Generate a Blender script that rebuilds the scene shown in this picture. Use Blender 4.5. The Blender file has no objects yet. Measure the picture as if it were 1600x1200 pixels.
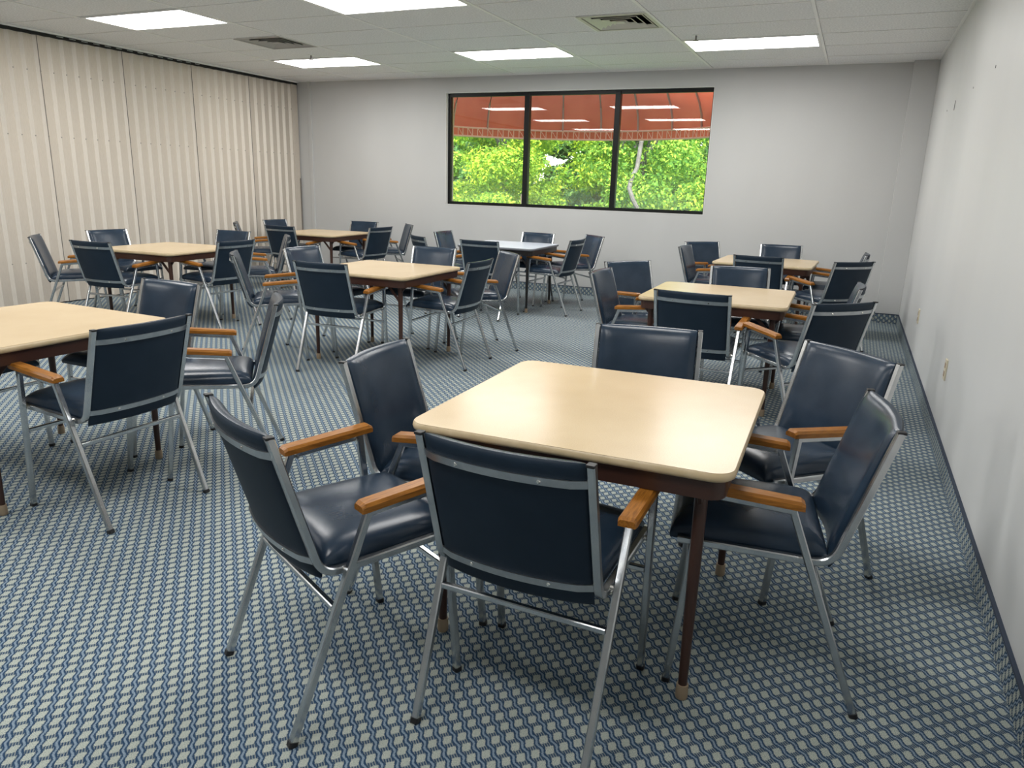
import bpy, bmesh, math, random
import numpy as np
from mathutils import Vector, Matrix

random.seed(7)
rng = np.random.default_rng(11)
S = bpy.context.scene
C = S.collection
PI = math.pi

# ------------------------------------------------------------------ camera
EYE = 1.366                      # lens height above the carpet
F_PX, YAW, PITCH, ROLL = 1164.158, 0.415711, -0.261996, 0.029572
cam_d = bpy.data.cameras.new('camera')
cam = bpy.data.objects.new('camera', cam_d)
C.objects.link(cam)
cam_d.sensor_width = 36.0
cam_d.lens = 36.0 * F_PX / 1600.0
cam_d.clip_start = 0.05
cam_d.clip_end = 400
cam.matrix_world = Matrix.Translation((0, 0, EYE)) @ (
    Matrix.Rotation(YAW, 4, 'Z') @ Matrix.Rotation(PI / 2 + PITCH, 4, 'X') @ Matrix.Rotation(ROLL, 4, 'Z'))
S.camera = cam

# ------------------------------------------------------------------ sky, sun, exposure
world = bpy.data.worlds.new('sky')
S.world = world
world.use_nodes = True
wn = world.node_tree
sky = wn.nodes.new('ShaderNodeTexSky')
sky.sky_type = 'NISHITA'
sky.sun_disc = False
sky.sun_elevation = math.radians(58)
sky.sun_rotation = math.radians(150)
wn.links.new(sky.outputs[0], wn.nodes['Background'].inputs[0])
wn.nodes['Background'].inputs[1].default_value = 0.75
sun_d = bpy.data.lights.new('sun', 'SUN')
sun_d.energy = 13.0
sun_d.angle = 0.01
sun_d.color = (1.0, 0.95, 0.86)
sun = bpy.data.objects.new('sun', sun_d)
C.objects.link(sun)
sun.location = (6, -4, 14)
sun.rotation_euler = (Vector((-0.30, 0.52, -0.80))).to_track_quat('-Z', 'Y').to_euler()
LAMP = 18.2                      # radiance of the fluorescent diffusers
S.view_settings.view_transform = 'Standard'
S.view_settings.look = 'None'
S.view_settings.exposure = 0.0
S.view_settings.gamma = 1.0
S.view_settings.use_curve_mapping = False
S.cycles.use_denoising = True
S.cycles.max_bounces = 8
S.cycles.diffuse_bounces = 5
S.cycles.glossy_bounces = 4
S.cycles.transparent_max_bounces = 8
S.cycles.sample_clamp_indirect = 6.0

# ------------------------------------------------------------------ room numbers (metres)
XR, XL = 0.58, -7.60             # right wall, folding partition
YB, YF = 9.22, -3.40             # window wall, wall behind the camera
ZC = 2.701                       # ceiling
GX, GY, TX, TY = -0.4803, 5.6567, 1.2192, 0.6096      # ceiling grid origin and tile size
WX0, WX1, WZ0, WZ1 = -5.15, -1.65, 1.072, 2.508       # window opening


# ------------------------------------------------------------------ materials
def mat(name, color, rough=0.5, metal=0.0, spec=0.5, coat=0.0):
    m = bpy.data.materials.new(name)
    m.use_nodes = True
    b = m.node_tree.nodes['Principled BSDF']
    b.inputs['Base Color'].default_value = (*color, 1)
    b.inputs['Roughness'].default_value = rough
    b.inputs['Metallic'].default_value = metal
    b.inputs['Specular IOR Level'].default_value = spec
    b.inputs['Coat Weight'].default_value = coat
    return m


class N:
    """tiny node-graph helper"""
    def __init__(self, m):
        self.t = m.node_tree
        self.b = self.t.nodes.get('Principled BSDF')

    def new(self, kind, **kw):
        n = self.t.nodes.new(kind)
        for k, v in kw.items():
            setattr(n, k, v)
        return n

    def link(self, a, b):
        self.t.links.new(a, b)

    def val(self, sock, v):
        if hasattr(v, 'is_output') or hasattr(v, 'links'):
            self.link(v, sock)
        else:
            sock.default_value = v

    def math(self, op, a, b=0.0, c=0.0):
        n = self.new('ShaderNodeMath', operation=op)
        self.val(n.inputs[0], a)
        self.val(n.inputs[1], b)
        self.val(n.inputs[2], c)
        return n.outputs[0]

    def coords(self):
        return self.new('ShaderNodeTexCoord').outputs['Object']

    def noise(self, vec, scale, detail=2.0, rough=0.5):
        n = self.new('ShaderNodeTexNoise')
        if vec is not None:
            self.link(vec, n.inputs['Vector'])
        n.inputs['Scale'].default_value = scale
        n.inputs['Detail'].default_value = detail
        n.inputs['Roughness'].default_value = rough
        return n.outputs['Fac']

    def scale(self, vec, s):
        n = self.new('ShaderNodeMapping')
        self.link(vec, n.inputs['Vector'])
        n.inputs['Scale'].default_value = s
        return n.outputs[0]

    def ramp(self, fac, stops):
        n = self.new('ShaderNodeValToRGB')
        self.link(fac, n.inputs[0])
        cr = n.color_ramp
        while len(cr.elements) < len(stops):
            cr.elements.new(0.5)
        for e, (p, c) in zip(cr.elements, stops):
            e.position = p
            e.color = (*c, 1) if len(c) == 3 else c
        return n.outputs[0]

    def mix(self, fac, a, b):
        n = self.new('ShaderNodeMix', data_type='RGBA')
        self.val(n.inputs[0], fac)
        for s, v in ((n.inputs[6], a), (n.inputs[7], b)):
            if isinstance(v, tuple):
                s.default_value = (*v, 1)
            else:
                self.link(v, s)
        return n.outputs[2]

    def bump(self, h, strength, dist):
        n = self.new('ShaderNodeBump')
        n.inputs['Strength'].default_value = strength
        n.inputs['Distance'].default_value = dist
        self.link(h, n.inputs['Height'])
        self.link(n.outputs[0], self.b.inputs['Normal'])


def noisy(name, c0, c1, scale, rough, bump=0.0, bscale=None, bdist=0.002, **kw):
    m = mat(name, c0, rough, **kw)
    g = N(m)
    v = g.coords()
    f = g.noise(v, scale, 4.0)
    g.link(g.ramp(f, [(0.35, c0), (0.68, c1)]), g.b.inputs['Base Color'])
    if bump:
        g.bump(g.noise(v, bscale or scale * 4, 3.0), bump, bdist)
    return m


def carpet(name, ax, ay):
    """blue carpet, beige lozenges in a diagonal lattice with wavy pale lines between"""
    m = mat(name, (0.03, 0.06, 0.12), 0.95, spec=0.1)
    g = N(m)
    co = g.coords()
    sp = g.new('ShaderNodeSeparateXYZ')
    g.link(co, sp.inputs[0])
    u, v = sp.outputs[ax], sp.outputs[ay]
    k = 1.0 / 0.0388 / math.sqrt(2)
    a = g.math('MULTIPLY', g.math('ADD', u, v), k)
    b = g.math('MULTIPLY', g.math('SUBTRACT', v, u), k)
    n1 = g.math('MULTIPLY', g.math('SUBTRACT', g.noise(co, 420, 2.0), 0.5), 0.26)
    # ribbons run along b and step sideways once per cell
    aw_ = g.math('ADD', a, g.math('MULTIPLY', g.math('SINE', g.math('MULTIPLY', b, 2 * PI)), 0.075))
    fa = g.math('ADD', g.math('ABSOLUTE', g.math('SUBTRACT', g.math('FRACT', aw_), 0.5)), n1)
    fb = g.math('ADD', g.math('ABSOLUTE', g.math('SUBTRACT', g.math('FRACT', b), 0.5)), n1)
    blob = g.math('LESS_THAN', g.math('ADD', g.math('MULTIPLY', g.math('MAXIMUM', g.math('MULTIPLY', fa, 1.16), fb), 0.80),
                                      g.math('MULTIPLY', g.math('ADD', fa, fb), 0.14)), 0.322)
    line = g.math('GREATER_THAN', fa, 0.425)
    dots = g.math('MULTIPLY', g.math('GREATER_THAN', g.math('SINE', g.math('MULTIPLY', a, 12 * PI)), -0.1),
                  g.math('LESS_THAN', fa, 0.30))
    fine = g.noise(co, 620, 2.0)
    tan = g.ramp(fine, [(0.38, (0.135, 0.185, 0.200)), (0.60, (0.560, 0.575, 0.490))])
    navy = g.ramp(fine, [(0.34, (0.009, 0.026, 0.062)), (0.66, (0.036, 0.082, 0.150))])
    pale = g.ramp(fine, [(0.34, (0.090, 0.140, 0.200)), (0.66, (0.310, 0.385, 0.455))])
    c = g.mix(line, navy, pale)
    c = g.mix(g.math('MULTIPLY', dots, 0.45), c, tan)
    c = g.mix(blob, c, tan)
    g.link(c, g.b.inputs['Base Color'])
    g.bump(g.math('ADD', g.math('MULTIPLY', blob, 0.5), g.math('MULTIPLY', fine, 0.9)), 0.35, 0.003)
    return m


def wall_paint(name, c0, c1, rough=0.55):
    m = mat(name, c0, rough, spec=0.35)
    g = N(m)
    v = g.coords()
    f = g.noise(g.scale(v, (1, 1, 0.35)), 1.3, 3.0)
    g.link(g.ramp(f, [(0.3, c0), (0.7, c1)]), g.b.inputs['Base Color'])
    g.bump(g.noise(v, 260, 2.0), 0.12, 0.001)
    return m


M = {}
M['carpet'] = carpet('blue_lattice_carpet', 0, 1)
M['carpet_yz'] = carpet('blue_lattice_carpet_side', 1, 2)
M['carpet_xz'] = carpet('blue_lattice_carpet_end', 0, 2)
M['binding'] = mat('navy_carpet_binding', (0.018, 0.03, 0.055), 0.8)
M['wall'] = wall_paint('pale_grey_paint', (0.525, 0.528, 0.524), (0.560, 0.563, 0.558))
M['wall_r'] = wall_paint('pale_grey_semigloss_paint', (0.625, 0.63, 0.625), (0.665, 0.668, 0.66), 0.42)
M['reveal'] = mat('white_window_reveal', (0.72, 0.72, 0.70), 0.5)
M['tile'] = noisy('mineral_fibre_tile', (0.78, 0.785, 0.785), (0.96, 0.965, 0.965), 70, 0.95, 0.55, 70, 0.006, spec=0.1)
M['tee'] = mat('white_ceiling_tee', (0.95, 0.95, 0.93), 0.45)
M['plenum'] = mat('dark_plenum', (0.03, 0.03, 0.03), 0.9)
M['vinyl'] = noisy('navy_vinyl', (0.012, 0.025, 0.045), (0.020, 0.036, 0.060), 9, 0.27, 0.10, 140, 0.0015, spec=0.36)
M['vinyl_back'] = noisy('navy_vinyl_back', (0.006, 0.017, 0.032), (0.009, 0.021, 0.038), 9, 0.6, 0.06, 200, 0.001, spec=0.3)
M['chrome'] = noisy('worn_chrome', (0.50, 0.52, 0.54), (0.62, 0.63, 0.63), 14, 0.24, metal=1.0)
M['steel'] = noisy('brushed_steel_strip', (0.42, 0.44, 0.46), (0.52, 0.54, 0.55), 30, 0.36, metal=1.0)
M['rubber'] = mat('black_plastic_cap', (0.012, 0.012, 0.013), 0.5)
M['bolt'] = mat('bright_nickel', (0.75, 0.73, 0.68), 0.18, metal=1.0)
M['brown'] = mat('brown_enamelled_steel', (0.048, 0.020, 0.013), 0.34)
M['cap'] = mat('beige_rubber_foot', (0.36, 0.27, 0.18), 0.6)
M['edge'] = noisy('yellowed_table_edge', (0.55, 0.43, 0.255), (0.62, 0.495, 0.315), 25, 0.38)
M['black'] = mat('black_aluminium', (0.006, 0.007, 0.007), 0.42, spec=0.25)
M['ivory'] = mat('ivory_plastic', (0.62, 0.56, 0.42), 0.4)
M['dark'] = mat('dark_opening', (0.012, 0.012, 0.012), 0.8)
M['ventwhite'] = mat('white_enamelled_vent', (0.70, 0.69, 0.60), 0.4)
M['ventgrey'] = mat('grey_enamelled_vent', (0.46, 0.45, 0.43), 0.5)
M['brass'] = mat('sprinkler_metal', (0.30, 0.29, 0.28), 0.35, metal=1.0)
M['seam'] = mat('partition_seam', (0.19, 0.17, 0.15), 0.7)
M['rivet'] = mat('partition_rivet', (0.30, 0.28, 0.25), 0.5)

m = mat('tan_laminate', (0.62, 0.48, 0.30), 0.23)
g = N(m)
v = g.coords()
f = g.math('ADD', g.math('MULTIPLY', g.noise(v, 2.5, 3.0), 0.6), g.math('MULTIPLY', g.noise(v, 320, 2.0), 0.4))
g.link(g.ramp(f, [(0.36, (0.550, 0.415, 0.245)), (0.62, (0.625, 0.488, 0.305))]), g.b.inputs['Base Color'])
M['laminate'] = m

m = mat('honey_wood', (0.42, 0.17, 0.045), 0.34, spec=0.32)
g = N(m)
v = g.scale(g.coords(), (60, 5, 60))
f = g.noise(v, 3.0, 5.0, 0.6)
g.link(g.ramp(f, [(0.28, (0.16, 0.058, 0.008)), (0.52, (0.30, 0.115, 0.016)), (0.75, (0.41, 0.175, 0.030))]), g.b.inputs['Base Color'])
M['wood'] = m


def partition_mat(name, c0, c1):
    m = mat(name, c0, 0.55, spec=0.3)
    g = N(m)
    v = g.coords()
    f = g.noise(g.scale(v, (30, 30, 3)), 6.0, 4.0)
    g.link(g.ramp(f, [(0.3, c0), (0.7, c1)]), g.b.inputs['Base Color'])
    g.bump(g.noise(g.scale(v, (400, 400, 60)), 2.0, 2.0), 0.15, 0.001)
    return m


M['panel'] = partition_mat('beige_textured_vinyl_panel', (0.550, 0.490, 0.420), (0.605, 0.545, 0.470))
M['hinge'] = partition_mat('cream_vinyl_hinge', (0.70, 0.645, 0.570), (0.76, 0.705, 0.63))

m = bpy.data.materials.new('fluorescent_diffuser')
m.use_nodes = True
b = m.node_tree.nodes['Principled BSDF']
b.inputs['Base Color'].default_value = (0.8, 0.8, 0.8, 1)
b.inputs['Emission Color'].default_value = (1.0, 0.985, 0.96, 1)
b.inputs['Emission Strength'].default_value = LAMP
M['lamp'] = m

# thin window glass: clear with a fresnel reflection and a whitish film low down on the pane
m = bpy.data.materials.new('window_glass')
m.use_nodes = True
g = N(m)
t = m.node_tree
t.nodes.remove(g.b)
out = t.nodes['Material Output']
tr = g.new('ShaderNodeBsdfTransparent')
tr.inputs[0].default_value = (0.96, 0.985, 0.97, 1)
gl = g.new('ShaderNodeBsdfGlossy')
gl.inputs['Roughness'].default_value = 0.0
fr = g.new('ShaderNodeFresnel')
fr.inputs[0].default_value = 1.5
mx = g.new('ShaderNodeMixShader')
g.link(g.math('MULTIPLY', fr.outputs[0], 1.7), mx.inputs[0])
g.link(tr.outputs[0], mx.inputs[1])
g.link(gl.outputs[0], mx.inputs[2])
film = g.new('ShaderNodeBsdfTranslucent')
film.inputs[0].default_value = (0.92, 0.96, 0.97, 1)
sp = g.new('ShaderNodeSeparateXYZ')
co = g.coords()
g.link(co, sp.inputs[0])
low = g.math('POWER', g.math('SUBTRACT', 1.0, g.math('MINIMUM', g.math('MULTIPLY', sp.outputs[2], 1.25), 1.0)), 2.2)
hz = g.math('ADD', g.math('MULTIPLY', low, g.math('ADD', 0.14, g.math('MULTIPLY', g.noise(co, 3.0, 3.0), 0.08))), 0.025)
mx2 = g.new('ShaderNodeMixShader')
g.link(hz, mx2.inputs[0])
g.link(mx.outputs[0], mx2.inputs[1])
g.link(film.outputs[0], mx2.inputs[2])
g.link(mx2.outputs[0], out.inputs[0])
M['glass'] = m


def leafy(name, c0, c1, c2, trans=0.45):
    m = bpy.data.materials.new(name)
    m.use_nodes = True
    g = N(m)
    t = m.node_tree
    t.nodes.remove(g.b)
    geo = g.new('ShaderNodeNewGeometry')
    f = g.math('ADD', g.math('MULTIPLY', geo.outputs['Random Per Island'], 0.55),
               g.math('MULTIPLY', g.noise(g.coords(), 0.9, 2.0), 0.45))
    col = g.ramp(f, [(0.22, c0), (0.5, c1), (0.78, c2)])
    d = g.new('ShaderNodeBsdfDiffuse')
    tl = g.new('ShaderNodeBsdfTranslucent')
    g.link(col, d.inputs[0])
    g.link(col, tl.inputs[0])
    x = g.new('ShaderNodeMixShader')
    x.inputs[0].default_value = trans
    g.link(d.outputs[0], x.inputs[1])
    g.link(tl.outputs[0], x.inputs[2])
    g.link(x.outputs[0], t.nodes['Material Output'].inputs[0])
    return m


M['leaf_a'] = leafy('sunlit_green_leaves', (0.10, 0.24, 0.05), (0.25, 0.46, 0.08), (0.50, 0.64, 0.09))
M['leaf_b'] = leafy('yellow_green_leaves', (0.14, 0.32, 0.05), (0.36, 0.56, 0.07), (0.66, 0.74, 0.08))
M['leaf_c'] = leafy('deep_green_leaves', (0.05, 0.14, 0.05), (0.13, 0.29, 0.09), (0.28, 0.45, 0.13))
M['petal'] = leafy('pink_blossom', (0.70, 0.30, 0.28), (0.80, 0.42, 0.38), (0.85, 0.60, 0.55))
M['bark'] = noisy('pale_grey_bark', (0.09, 0.08, 0.07), (0.16, 0.15, 0.13), 9, 0.9, 0.4, 25, 0.02)
M['lawn'] = noisy('lawn_ground', (0.13, 0.22, 0.06), (0.22, 0.31, 0.10), 3, 0.95)
M['stucco'] = noisy('outer_stucco', (0.55, 0.52, 0.46), (0.60, 0.57, 0.51), 4, 0.9)

m = bpy.data.materials.new('red_awning_canvas')
m.use_nodes = True
g = N(m)
t = m.node_tree
t.nodes.remove(g.b)
co = g.coords()
col = g.ramp(g.noise(co, 4, 3.0), [(0.3, (0.52, 0.105, 0.055)), (0.7, (0.60, 0.135, 0.07))])
d = g.new('ShaderNodeBsdfDiffuse')
tl = g.new('ShaderNodeBsdfTranslucent')
g.link(col, d.inputs[0])
g.link(col, tl.inputs[0])
x = g.new('ShaderNodeMixShader')
x.inputs[0].default_value = 0.52
g.link(d.outputs[0], x.inputs[1])
g.link(tl.outputs[0], x.inputs[2])
g.link(x.outputs[0], t.nodes['Material Output'].inputs[0])
M['canvas'] = m
M['pipe'] = mat('galvanised_awning_pipe', (0.42, 0.34, 0.32), 0.45, metal=0.6)
M['cord'] = mat('pale_lacing_cord', (0.80, 0.62, 0.50), 0.7)


# ------------------------------------------------------------------ mesh helpers
class MB:
    def __init__(self):
        self.v, self.f = [], []

    def add(self, vs, fs):
        o = len(self.v)
        self.v += [tuple(p) for p in vs]
        self.f += [tuple(i + o for i in q) for q in fs]
        return self

    def box(self, x0, x1, y0, y1, z0, z1):
        return self.add([(x0, y0, z0), (x1, y0, z0), (x1, y1, z0), (x0, y1, z0),
                         (x0, y0, z1), (x1, y0, z1), (x1, y1, z1), (x0, y1, z1)],
                        [(0, 3, 2, 1), (4, 5, 6, 7), (0, 1, 5, 4), (1, 2, 6, 5), (2, 3, 7, 6), (3, 0, 4, 7)])

    def sweep(self, path, ring_fn, closed_ends=True):
        """path: list of (point, side axis, up axis); ring_fn(i) -> list of 2D offsets"""
        rings = []
        for i, (p, a, b) in enumerate(path):
            rings.append([Vector(p) + Vector(a) * s + Vector(b) * t for s, t in ring_fn(i)])
        n = len(rings[0])
        vs = [q for r in rings for q in r]
        fs = []
        for i in range(len(rings) - 1):
            for j in range(n):
                k = (j + 1) % n
                fs.append((i * n + j, i * n + k, (i + 1) * n + k, (i + 1) * n + j))
        if closed_ends:
            fs.append(tuple(reversed(range(n))))
            fs.append(tuple((len(rings) - 1) * n + j for j in range(n)))
        return self.add(vs, fs)

    def tube(self, pts, r, n=8):
        pts = [Vector(p) for p in pts]
        path = []
        for i, p in enumerate(pts):
            d = (pts[min(i + 1, len(pts) - 1)] - pts[max(i - 1, 0)]).normalized()
            ref = Vector((0, 0, 1)) if abs(d.z) < 0.9 else Vector((1, 0, 0))
            a = d.cross(ref).normalized()
            path.append((p, a, a.cross(d)))
        rr = r if isinstance(r, (list, tuple)) else [r] * len(pts)
        return self.sweep(path, lambda i: [(rr[i] * math.cos(2 * PI * j / n), rr[i] * math.sin(2 * PI * j / n)) for j in range(n)])

    def square(self, pts, w, d, side=(1, 0, 0)):
        """square tube with chamfered corners along pts; w across `side`, d in the other direction"""
        pts = [Vector(p) for p in pts]
        sd = Vector(side)
        path = []
        for i, p in enumerate(pts):
            dr = (pts[min(i + 1, len(pts) - 1)] - pts[max(i - 1, 0)]).normalized()
            a = (sd - dr * sd.dot(dr)).normalized()
            path.append((p, a, a.cross(dr)))
        c = min(w, d) * 0.16
        hw, hd = w / 2, d / 2
        ring = [(hw - c, hd), (-hw + c, hd), (-hw, hd - c), (-hw, -hd + c), (-hw + c, -hd), (hw - c, -hd), (hw, -hd + c), (hw, hd - c)]
        return self.sweep(path, lambda i: ring)

    def grid(self, nu, nv, fn, flip=False):
        vs = [fn(i / (nu - 1), j / (nv - 1)) for i in range(nu) for j in range(nv)]
        fs = []
        for i in range(nu - 1):
            for j in range(nv - 1):
                q = (i * nv + j, (i + 1) * nv + j, (i + 1) * nv + j + 1, i * nv + j + 1)
                fs.append(tuple(reversed(q)) if flip else q)
        return self.add(vs, fs)

    def mesh(self, name, material, smooth=False, bevel=0.0):
        me = bpy.data.meshes.new(name)
        me.from_pydata([tuple(p) for p in self.v], [], self.f)
        bm = bmesh.new()
        bm.from_mesh(me)
        bmesh.ops.remove_doubles(bm, verts=bm.verts, dist=1e-5)
        bmesh.ops.recalc_face_normals(bm, faces=bm.faces)
        if bevel:
            bmesh.ops.bevel(bm, geom=list(bm.edges), offset=bevel, segments=2, affect='EDGES', profile=0.6)
        bm.to_mesh(me)
        bm.free()
        me.materials.append(material)
        if smooth:
            me.polygons.foreach_set('use_smooth', [True] * len(me.polygons))
            me.set_sharp_from_angle(angle=math.radians(42))
        return me

    def build(self, name, material, parent=None, smooth=False, bevel=0.0):
        return link(name, self.mesh(name, material, smooth, bevel), parent)


def link(name, me, parent=None, loc=None):
    o = bpy.data.objects.new(name, me)
    C.objects.link(o)
    if parent is not None:
        o.parent = parent
    if loc is not None:
        o.location = loc
    return o


def tag(o, label, cat, group=None):
    o['label'] = label
    o['category'] = cat
    if group:
        o['group'] = group
    return o


def structure(o, label=None, cat=None):
    o['kind'] = 'structure'
    if label:
        o['label'] = label
        o['category'] = cat
    return o


def thing(name, label, cat, loc=(0, 0, 0), rz=0.0, group=None):
    o = bpy.data.objects.new(name, None)
    o.empty_display_size = 0.1
    C.objects.link(o)
    o.location = loc
    o.rotation_euler = (0, 0, rz)
    return tag(o, label, cat, group)


def copy_tree(o, parent=None):
    c = o.copy()
    C.objects.link(c)
    c.parent = parent
    for ch in list(o.children):
        copy_tree(ch, c)
    return c


# ================================================================== THE ROOM
fl = MB().box(XL - 0.35, XR + 0.15, YF - 0.15, YB + 0.15, -0.12, 0.0).build('floor', M['carpet'])
structure(fl, 'blue carpet with a beige lozenge lattice covering the whole room', 'carpet')

# window wall with its opening
wb = MB()
wb.box(XL - 0.35, WX0, YB, YB + 0.22, 0, ZC + 0.35)
wb.box(WX1, XR + 0.15, YB, YB + 0.22, 0, ZC + 0.35)
wb.box(WX0, WX1, YB, YB + 0.22, 0, WZ0)
wb.box(WX0, WX1, YB, YB + 0.22, WZ1, ZC + 0.35)
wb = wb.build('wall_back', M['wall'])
structure(wb, 'pale grey end wall holding the wide three-pane window', 'wall')
rv = MB()
rv.box(WX0, WX0 + 0.006, YB - 0.002, YB + 0.10, WZ0, WZ1)
rv.box(WX1 - 0.006, WX1, YB - 0.002, YB + 0.10, WZ0, WZ1)
rv.box(WX0, WX1, YB - 0.002, YB + 0.10, WZ0, WZ0 + 0.006)
rv.box(WX0, WX1, YB - 0.002, YB + 0.10, WZ1 - 0.006, WZ1)
rv.build('window_reveal', M['reveal'], wb)
# boxed-in column in the right corner and the thin jamb by the partition
MB().box(0.345, XR, YB - 0.085, YB + 0.01, 0, ZC).build('corner_column', M['wall'], wb, bevel=0.004)
MB().box(-7.42, -7.36, YB - 0.022, YB + 0.01, 0.10, ZC).build('partition_jamb', M['wall'], wb, bevel=0.006)
MB().box(XL - 0.03, -7.42, YB - 0.012, YB + 0.01, 0.10, ZC).build('partition_stop', M['wall'], wb)

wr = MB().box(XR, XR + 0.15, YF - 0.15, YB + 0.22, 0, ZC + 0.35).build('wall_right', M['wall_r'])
structure(wr, 'long bare pale grey wall on the right side', 'wall')
for y, z, r in ((4.961, 2.046, 0.008), (5.834, 2.044, 0.006), (7.442, 2.056, 0.007)):
    MB().tube([(XR - 0.0015, y, z), (XR + 0.01, y, z)], r, 10).build('nail_hole', M['dark'], wr)
MB().box(XR - 0.002, XR + 0.01, 6.85, 6.874, 2.005, 2.075).build('wall_slot', M['dark'], wr)
structure(MB().box(XL - 0.35, XL - 0.25, YF - 0.15, YB + 0.22, 0, ZC + 0.35).build('light_block_left', M['wall']))  # added unseen wall behind the partition, keeps light from leaking in
structure(MB().box(XL - 0.35, XR + 0.15, YF - 0.15, YF, 0, ZC + 0.35).build('wall_front', M['wall']))

# carpeted cove base with its bound top edge
def base(name, x0, x1, y0, y1, m, label):
    o = MB().box(x0, x1, y0, y1, 0, 0.098).build(name, m)
    structure(o, label, 'baseboard')
    MB().box(x0 - 0.001, x1 + 0.001, y0 - 0.001, y1 + 0.001, 0.096, 0.104).build('bound_edge', M['binding'], o)
    return o


base('baseboard_right', XR - 0.012, XR - 0.0005, YF, YB - 0.086, M['carpet_yz'], 'strip of blue carpet turned up along the right wall')
base('baseboard_back', -7.42, 0.343, YB - 0.012, YB - 0.0005, M['carpet_xz'], 'strip of blue carpet turned up along the window wall')
base('baseboard_column', 0.343, XR - 0.012, YB - 0.098, YB - 0.0865, M['carpet_xz'], 'short strip of carpet turned up at the corner column')

# ------------------------------------------------------------------ window frame and panes
MUL = (-3.995, -2.80)
fy0, fy1 = YB + 0.055, YB + 0.105
win = MB()
win.box(WX0, WX1, fy0, fy1, WZ1 - 0.05, WZ1)
win.box(WX0, WX1, fy0, fy1, WZ0, WZ0 + 0.045)
win.box(WX0, WX0 + 0.05, fy0, fy1, WZ0 + 0.045, WZ1 - 0.05)
win.box(WX1 - 0.022, WX1, fy0, fy1, WZ0 + 0.045, WZ1 - 0.05)
win = win.build('window_1', M['black'])
structure(win, 'wide black-framed window of three panes under a red awning', 'window')
for x in MUL:
    MB().box(x - 0.034, x + 0.034, fy0 - 0.012, fy1 + 0.01, WZ0 + 0.02, WZ1 - 0.02).build('mullion', M['black'], win, bevel=0.004)
edges = [WX0 + 0.05, MUL[0] - 0.034, MUL[0] + 0.034, MUL[1] - 0.034, MUL[1] + 0.034, WX1 - 0.022]
for i in range(3):
    x0, x1 = edges[2 * i], edges[2 * i + 1]
    p = MB().box(x0, x1, -0.002, 0.002, 0, WZ1 - WZ0 - 0.095).build('pane', M['glass'], win)
    # keep only the inner sheet so that the film and reflection count once
    me = p.data
    bm = bmesh.new()
    bm.from_mesh(me)
    bmesh.ops.delete(bm, geom=[f_ for f_ in bm.faces if f_.calc_center_median().y > -0.0015], context='FACES')
    bm.to_mesh(me)
    bm.free()
    p.location = (0, YB + 0.08, WZ0 + 0.045)
MB().box(MUL[0] - 0.046, MUL[0] - 0.034, fy0 - 0.02, fy0 - 0.002, WZ0 + 0.05, WZ0 + 0.17).build('latch', M['ivory'], win, bevel=0.002)

# ------------------------------------------------------------------ ceiling: deck, tee grid, lay-in tiles
deck = MB().box(XL - 0.35, XR + 0.15, YF - 0.15, YB + 0.22, ZC + 0.20, ZC + 0.35).build('ceiling', M['plenum'])
structure(deck, 'suspended ceiling of pale textured lay-in tiles', 'ceiling')
cols = [XL - 0.02] + [GX + TX * k for k in range(-5, 1)] + [XR]
rows = [YF] + [GY + TY * j for j in range(-14, 6)] + [YB]
LIGHTS = {(c, r) for c in (1, 3, 5) for r in (3, -1, -5, -9, -13)} - {(5, -13), (3, -13), (1, -13)}       # column index in cols, grid row
VENTS = {(4, 1), (1, 1)}
T_W = 0.024
tile_mesh = {}


def tile(x0, x1, y0, y1, name='ceiling_tile'):
    w, d = round(x1 - x0 - T_W * 0.8, 3), round(y1 - y0 - T_W * 0.8, 3)
    key = (w, d)
    if key not in tile_mesh:
        q = MB()
        e = 0.006
        hw, hd = w / 2, d / 2
        q.add([(-hw, -hd, 0.008), (hw, -hd, 0.008), (hw, hd, 0.008), (-hw, hd, 0.008),
               (-hw + e, -hd + e, 0), (hw - e, -hd + e, 0), (hw - e, hd - e, 0), (-hw + e, hd - e, 0),
               (-hw, -hd, 0.018), (hw, -hd, 0.018), (hw, hd, 0.018), (-hw, hd, 0.018)],
              [(4, 5, 6, 7), (0, 1, 5, 4), (1, 2, 6, 5), (2, 3, 7, 6), (3, 0, 4, 7),
               (0, 1, 9, 8), (1, 2, 10, 9), (2, 3, 11, 10), (3, 0, 8, 11), (8, 9, 10, 11)])
        tile_mesh[key] = q.mesh('ceiling_tile', M['tile'])
    return link(name, tile_mesh[key], deck, ((x0 + x1) / 2, (y0 + y1) / 2, ZC + 0.001))


for ci in range(len(cols) - 1):
    for ri in range(len(rows) - 1):
        j = ri - 15                         # grid row number (row j spans GY+TY*j .. +1)
        x0, x1, y0, y1 = cols[ci], cols[ci + 1], rows[ri], rows[ri + 1]
        if (ci, j) in LIGHTS:
            continue
        if (ci, j) in VENTS:
            tile(x0, x1 - 0.6096, y0, y1)
            continue
        tile(x0, x1, y0, y1)
for x in cols[1:-1]:
    MB().box(x - T_W / 2, x + T_W / 2, YF, YB, ZC - 0.004, ZC + 0.0015).build('main_tee', M['tee'], deck)
for y in rows[1:-1]:
    MB().box(XL - 0.02, XR, y - T_W * 0.22, y + T_W * 0.22, ZC - 0.0015, ZC + 0.0012).build('cross_tee', M['tee'], deck)
for ci, r in VENTS:
    xm = cols[ci + 1] - 0.6096
    y0 = GY + TY * r
    MB().box(xm - 0.008, xm + 0.008, y0, y0 + TY, ZC - 0.003, ZC + 0.0014).build('cross_tee', M['tee'], deck)
# wall angles
MB().box(XR - 0.022, XR, YF, YB, ZC - 0.003, ZC + 0.001).build('wall_angle', M['tee'], deck)
MB().box(XL, XR, YB - 0.02, YB, ZC - 0.003, ZC + 0.001).build('wall_angle', M['tee'], deck)

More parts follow.
